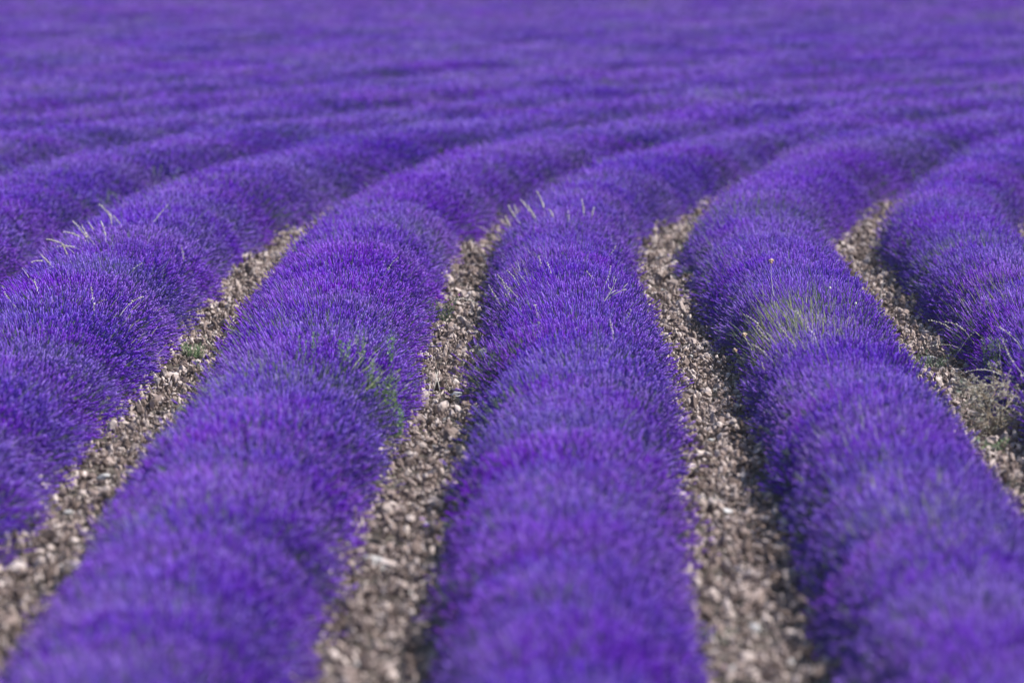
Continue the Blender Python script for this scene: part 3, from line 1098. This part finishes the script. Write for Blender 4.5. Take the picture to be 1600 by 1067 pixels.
leafy_weed(640, 618, 0.36, 7, 0.10, 0.08, 'grey green weed hanging at the alley side of the weedy row', mat=M_GREYWEED, leaf=(0.03, 0.013))
leafy_weed(618, 650, 0.40, 5, 0.07, 0.07, 'small green weed below the broad olive weed', leaf=(0.028, 0.014))
leafy_weed(308, 558, 0.04, 9, 0.10, 0.09, 'low dark green tuft at the foot of the stalk-bundled row', name='grass_tuft', leaf=(0.05, 0.005))
leafy_weed(1093, 1018, 0.04, 8, 0.10, 0.08, 'blurred dull green weed at the foot of the plume-crested row', mat=M_GREYWEED, leaf=(0.035, 0.010))
leafy_weed(1132, 1005, 0.04, 4, 0.07, 0.06, 'wispy dull green weed growing in the wide stony alley', mat=M_GREYWEED, leaf=(0.04, 0.005), dens=0.6)
leafy_weed(1092, 790, 0.04, 5, 0.06, 0.06, 'tiny green tuft by the wide alley edge', name='grass_tuft', mat=M_GREYWEED, leaf=(0.045, 0.005))
leafy_weed(1455, 575, 0.05, 8, 0.11, 0.12, 'dull green tuft beside two white stones', name='grass_tuft', mat=M_GREYWEED, leaf=(0.05, 0.006))
leafy_weed(1550, 560, 0.34, 10, 0.10, 0.12, 'green leafy patch growing through the dry shrub row', mat=M_GREYWEED, leaf=(0.035, 0.012))
leafy_weed(1530, 718, 0.04, 10, 0.12, 0.12, 'dark green low plant under the tangled dry shrub', leaf=(0.04, 0.014))
leafy_weed(150, 306, 0.45, 5, 0.0, 0.14, 'dull green weed on the row behind the stalk bundle', mat=M_GREYWEED, leaf=(0.04, 0.015), dens=0.7)
leafy_weed(252, 268, 0.45, 5, 0.0, 0.14, 'grey green weed in the gap behind the stalk-bundled row', mat=M_GREYWEED, leaf=(0.04, 0.015), dens=0.7)


# ------------------------------------------------------------------ tangled dry shrub at the foot of a row
def dry_shrub():
    p = at(1548, 690, 0.0)
    rt = empty('dry_shrub', p)
    rt.scale = (1.45, 1.5, 1.3)
    bb, tb, lb = MB(), MB(), MB()

    def grow(q, d, L, r, depth):
        P = [q]
        for i in range(5):
            d = (d + Vector((random.gauss(0, 0.28), random.gauss(0, 0.28), random.gauss(0, 0.2)))).normalized()
            P.append(P[-1] + d * L / 5)
        (bb if depth < 2 else tb).tube(P, [r * (1 - 0.12 * i) for i in range(6)], 4, 0, random.uniform(0.05, 0.55))
        if depth < 3:
            for _ in range(4 if depth < 2 else 3):
                j = random.randint(1, 5)
                nd = (d + Vector((random.gauss(0, 0.8), random.gauss(0, 0.8), random.gauss(0.15, 0.5)))).normalized()
                grow(P[j], nd, L * random.uniform(0.5, 0.75), r * 0.62, depth + 1)
        else:
            for _ in range(2):
                tb.blob(P[-1] + Vector((random.gauss(0, 0.004), random.gauss(0, 0.004), 0.003)), random.uniform(0.002, 0.0038), d, 1.5, 0, random.uniform(0.3, 0.9), 4)
            if random.random() < 0.5:
                lb.leaf(P[3], d + Vector((random.gauss(0, .6), 0, 0.4)), Vector((0, 1, 0.3)), 0.03, 0.008, 0, random.random())
    for d, L in [((-0.6, 0.1, 0.7), 0.22), ((0.0, 0.0, 1.0), 0.26), ((0.7, 0.1, 0.6), 0.26), ((0.9, -0.2, 0.3), 0.25), ((-0.3, -0.6, 0.5), 0.2),
                 ((0.3, -0.5, 0.7), 0.22), ((-0.8, 0.3, 0.3), 0.18), ((0.5, 0.6, 0.8), 0.28)]:
        grow(Vector((0, 0, 0.02)), Vector(d).normalized(), L, 0.005, 0)
    link('branches', bb.mesh('branches', [M_STRAW]), rt)
    o = link('twigs', tb.mesh('twigs', [M_STRAW]), rt)
    o['kind'] = 'stuff'
    o = link('leaves', lb.mesh('shrub_leaves', [M_GREYWEED]), rt)
    o['kind'] = 'stuff'
    tag(rt, 'tangled dry grey shrub sprawling at the foot of a lavender row', 'shrub')


dry_shrub()
stalk(1544, 636, 1542, 609, 0.22, 'twig', 'short upright white twig standing in the tangled dry shrub', None, 'dry_twig', 2.0)
stalk(1547, 634, 1600, 614, 0.22, 'beads', 'long beaded branch reaching out of the tangled dry shrub', None, 'dry_branch', 1.5)

# loose straws leaning in the alley beside the weedy row
for i, (a, b) in enumerate([((675, 618), (684, 580)), ((688, 615), (680, 582)), ((668, 622), (672, 596)), ((352, 520), (366, 499))]):
    p, q = at(a[0], a[1], 0.05), None
    q = at_depth(b[0], b[1], p.y + 0.05)
    mb = MB()
    mb.tube([Vector((0, 0, 0)), (q - p) * 0.5 + Vector((0.004, 0, 0)), q - p], [0.0032, 0.003, 0.002], 5, 0, 0.85)
    o = link('straw', mb.mesh('straw_stem', [M_STRAW]), None, p)
    if i < 3:
        tag(o, 'pale straw leaning against the clods of the alley beside the weedy row', 'straw', 'straws leaning in the alley')
    else:
        tag(o, 'lone pale straw lying in the alley beside the stalk-bundled row', 'straw')


# ------------------------------------------------------------------ summer haze over the field
import bmesh
bm = bmesh.new()
bmesh.ops.create_cube(bm, size=1.0)
hz_me = bpy.data.meshes.new('haze')
bm.to_mesh(hz_me)
bm.free()
hz = link('haze', hz_me, None, (0, 850, 1.5))
hz.scale = (1900, 2400, 6.0)
hm, hn, hl = new_mat('haze_air')
ho = hn.new('ShaderNodeOutputMaterial')
hv = hn.new('ShaderNodeVolumePrincipled')
hv.inputs['Color'].default_value = (0.86, 0.90, 1.0, 1)
hv.inputs['Density'].default_value = 0.00035
hv.inputs['Anisotropy'].default_value = 0.2
hl.new(hv.outputs[0], ho.inputs['Volume'])
hz_me.materials.append(hm)
tag(hz, 'thin pale summer haze lying over the lavender field', 'haze', kind='stuff')


# ------------------------------------------------------------------ clumps of pale grass blades growing through the rows
M_BLADE = plant_mat('pale_grass_blade', [(0.0, (0.14, 0.20, 0.08)), (0.5, (0.33, 0.38, 0.18)), (1.0, (0.62, 0.62, 0.36))], trans=0.3, rough=0.5, spec=0.3)


def grass_clump(px, py, n, sx, sy, L, label, mat=None):
    b = on_row(px, py)
    rt = empty('grass_clump', (b.x, b.y, ground_z(b.x, b.y)))
    mb = MB()
    for _ in range(n):
        x, y = b.x + random.gauss(0, sx), b.y + random.gauss(0, sy)
        zt = row_top(x, y)
        if zt < 0.1:
            continue
        i = int(np.argmin((ST[:, 0] - x) ** 2 + (ST[:, 1] - y) ** 2))
        out = Vector((x - ST[i][0], random.gauss(0, 0.18), 0.55)).normalized()
        out = (out + Vector((random.gauss(0, 0.16), random.gauss(0, 0.12), 0.1))).normalized()
        tip = Vector((x, y, zt)) + out * random.uniform(-0.02, 0.07)
        foot = tip - out * L * random.uniform(0.7, 1.1)
        mid = (tip + foot) * 0.5 + Vector((random.gauss(0, 0.012), 0, 0.012))
        t = random.uniform(0.2, 1.0)
        mb.tube([foot - rt.location, mid - rt.location, tip - rt.location], [0.0024, 0.0026, 0.0008], 3, 0, [t * 0.7] * 3 + [t] * 6)
    o = link('blades', mb.mesh('blades', [mat or M_BLADE]), rt)
    o['kind'] = 'stuff'
    tag(rt, label, 'grass clump')


grass_clump(1218, 505, 420, 0.18, 0.9, 0.26, 'pale yellow green grass clump fanning on the row with bare stems')
grass_clump(1255, 520, 130, 0.13, 0.7, 0.24, 'thinner pale grass clump beside the large fanning one')
grass_clump(800, 440, 60, 0.10, 0.8, 0.24, 'sparse whitish grass blades on the shoulder of the plume-crested row', M_STRAW)
grass_clump(1340, 690, 80, 0.2, 0.8, 0.24, 'soft green grass clump blurred on the row with bare stems')
grass_clump(1440, 790, 150, 0.2, 0.7, 0.24, 'yellowish green grass clump on the broad near end of a row')
grass_clump(600, 590, 70, 0.12, 0.6, 0.24, 'green grass clump growing among the leafy weeds')
grass_clump(250, 540, 70, 0.2, 0.9, 0.24, 'sparse green grass blades on the flank of the stalk-bundled row')
grass_clump(1520, 470, 110, 0.2, 0.9, 0.24, 'grey green grass clump on the row with the dry shrub')
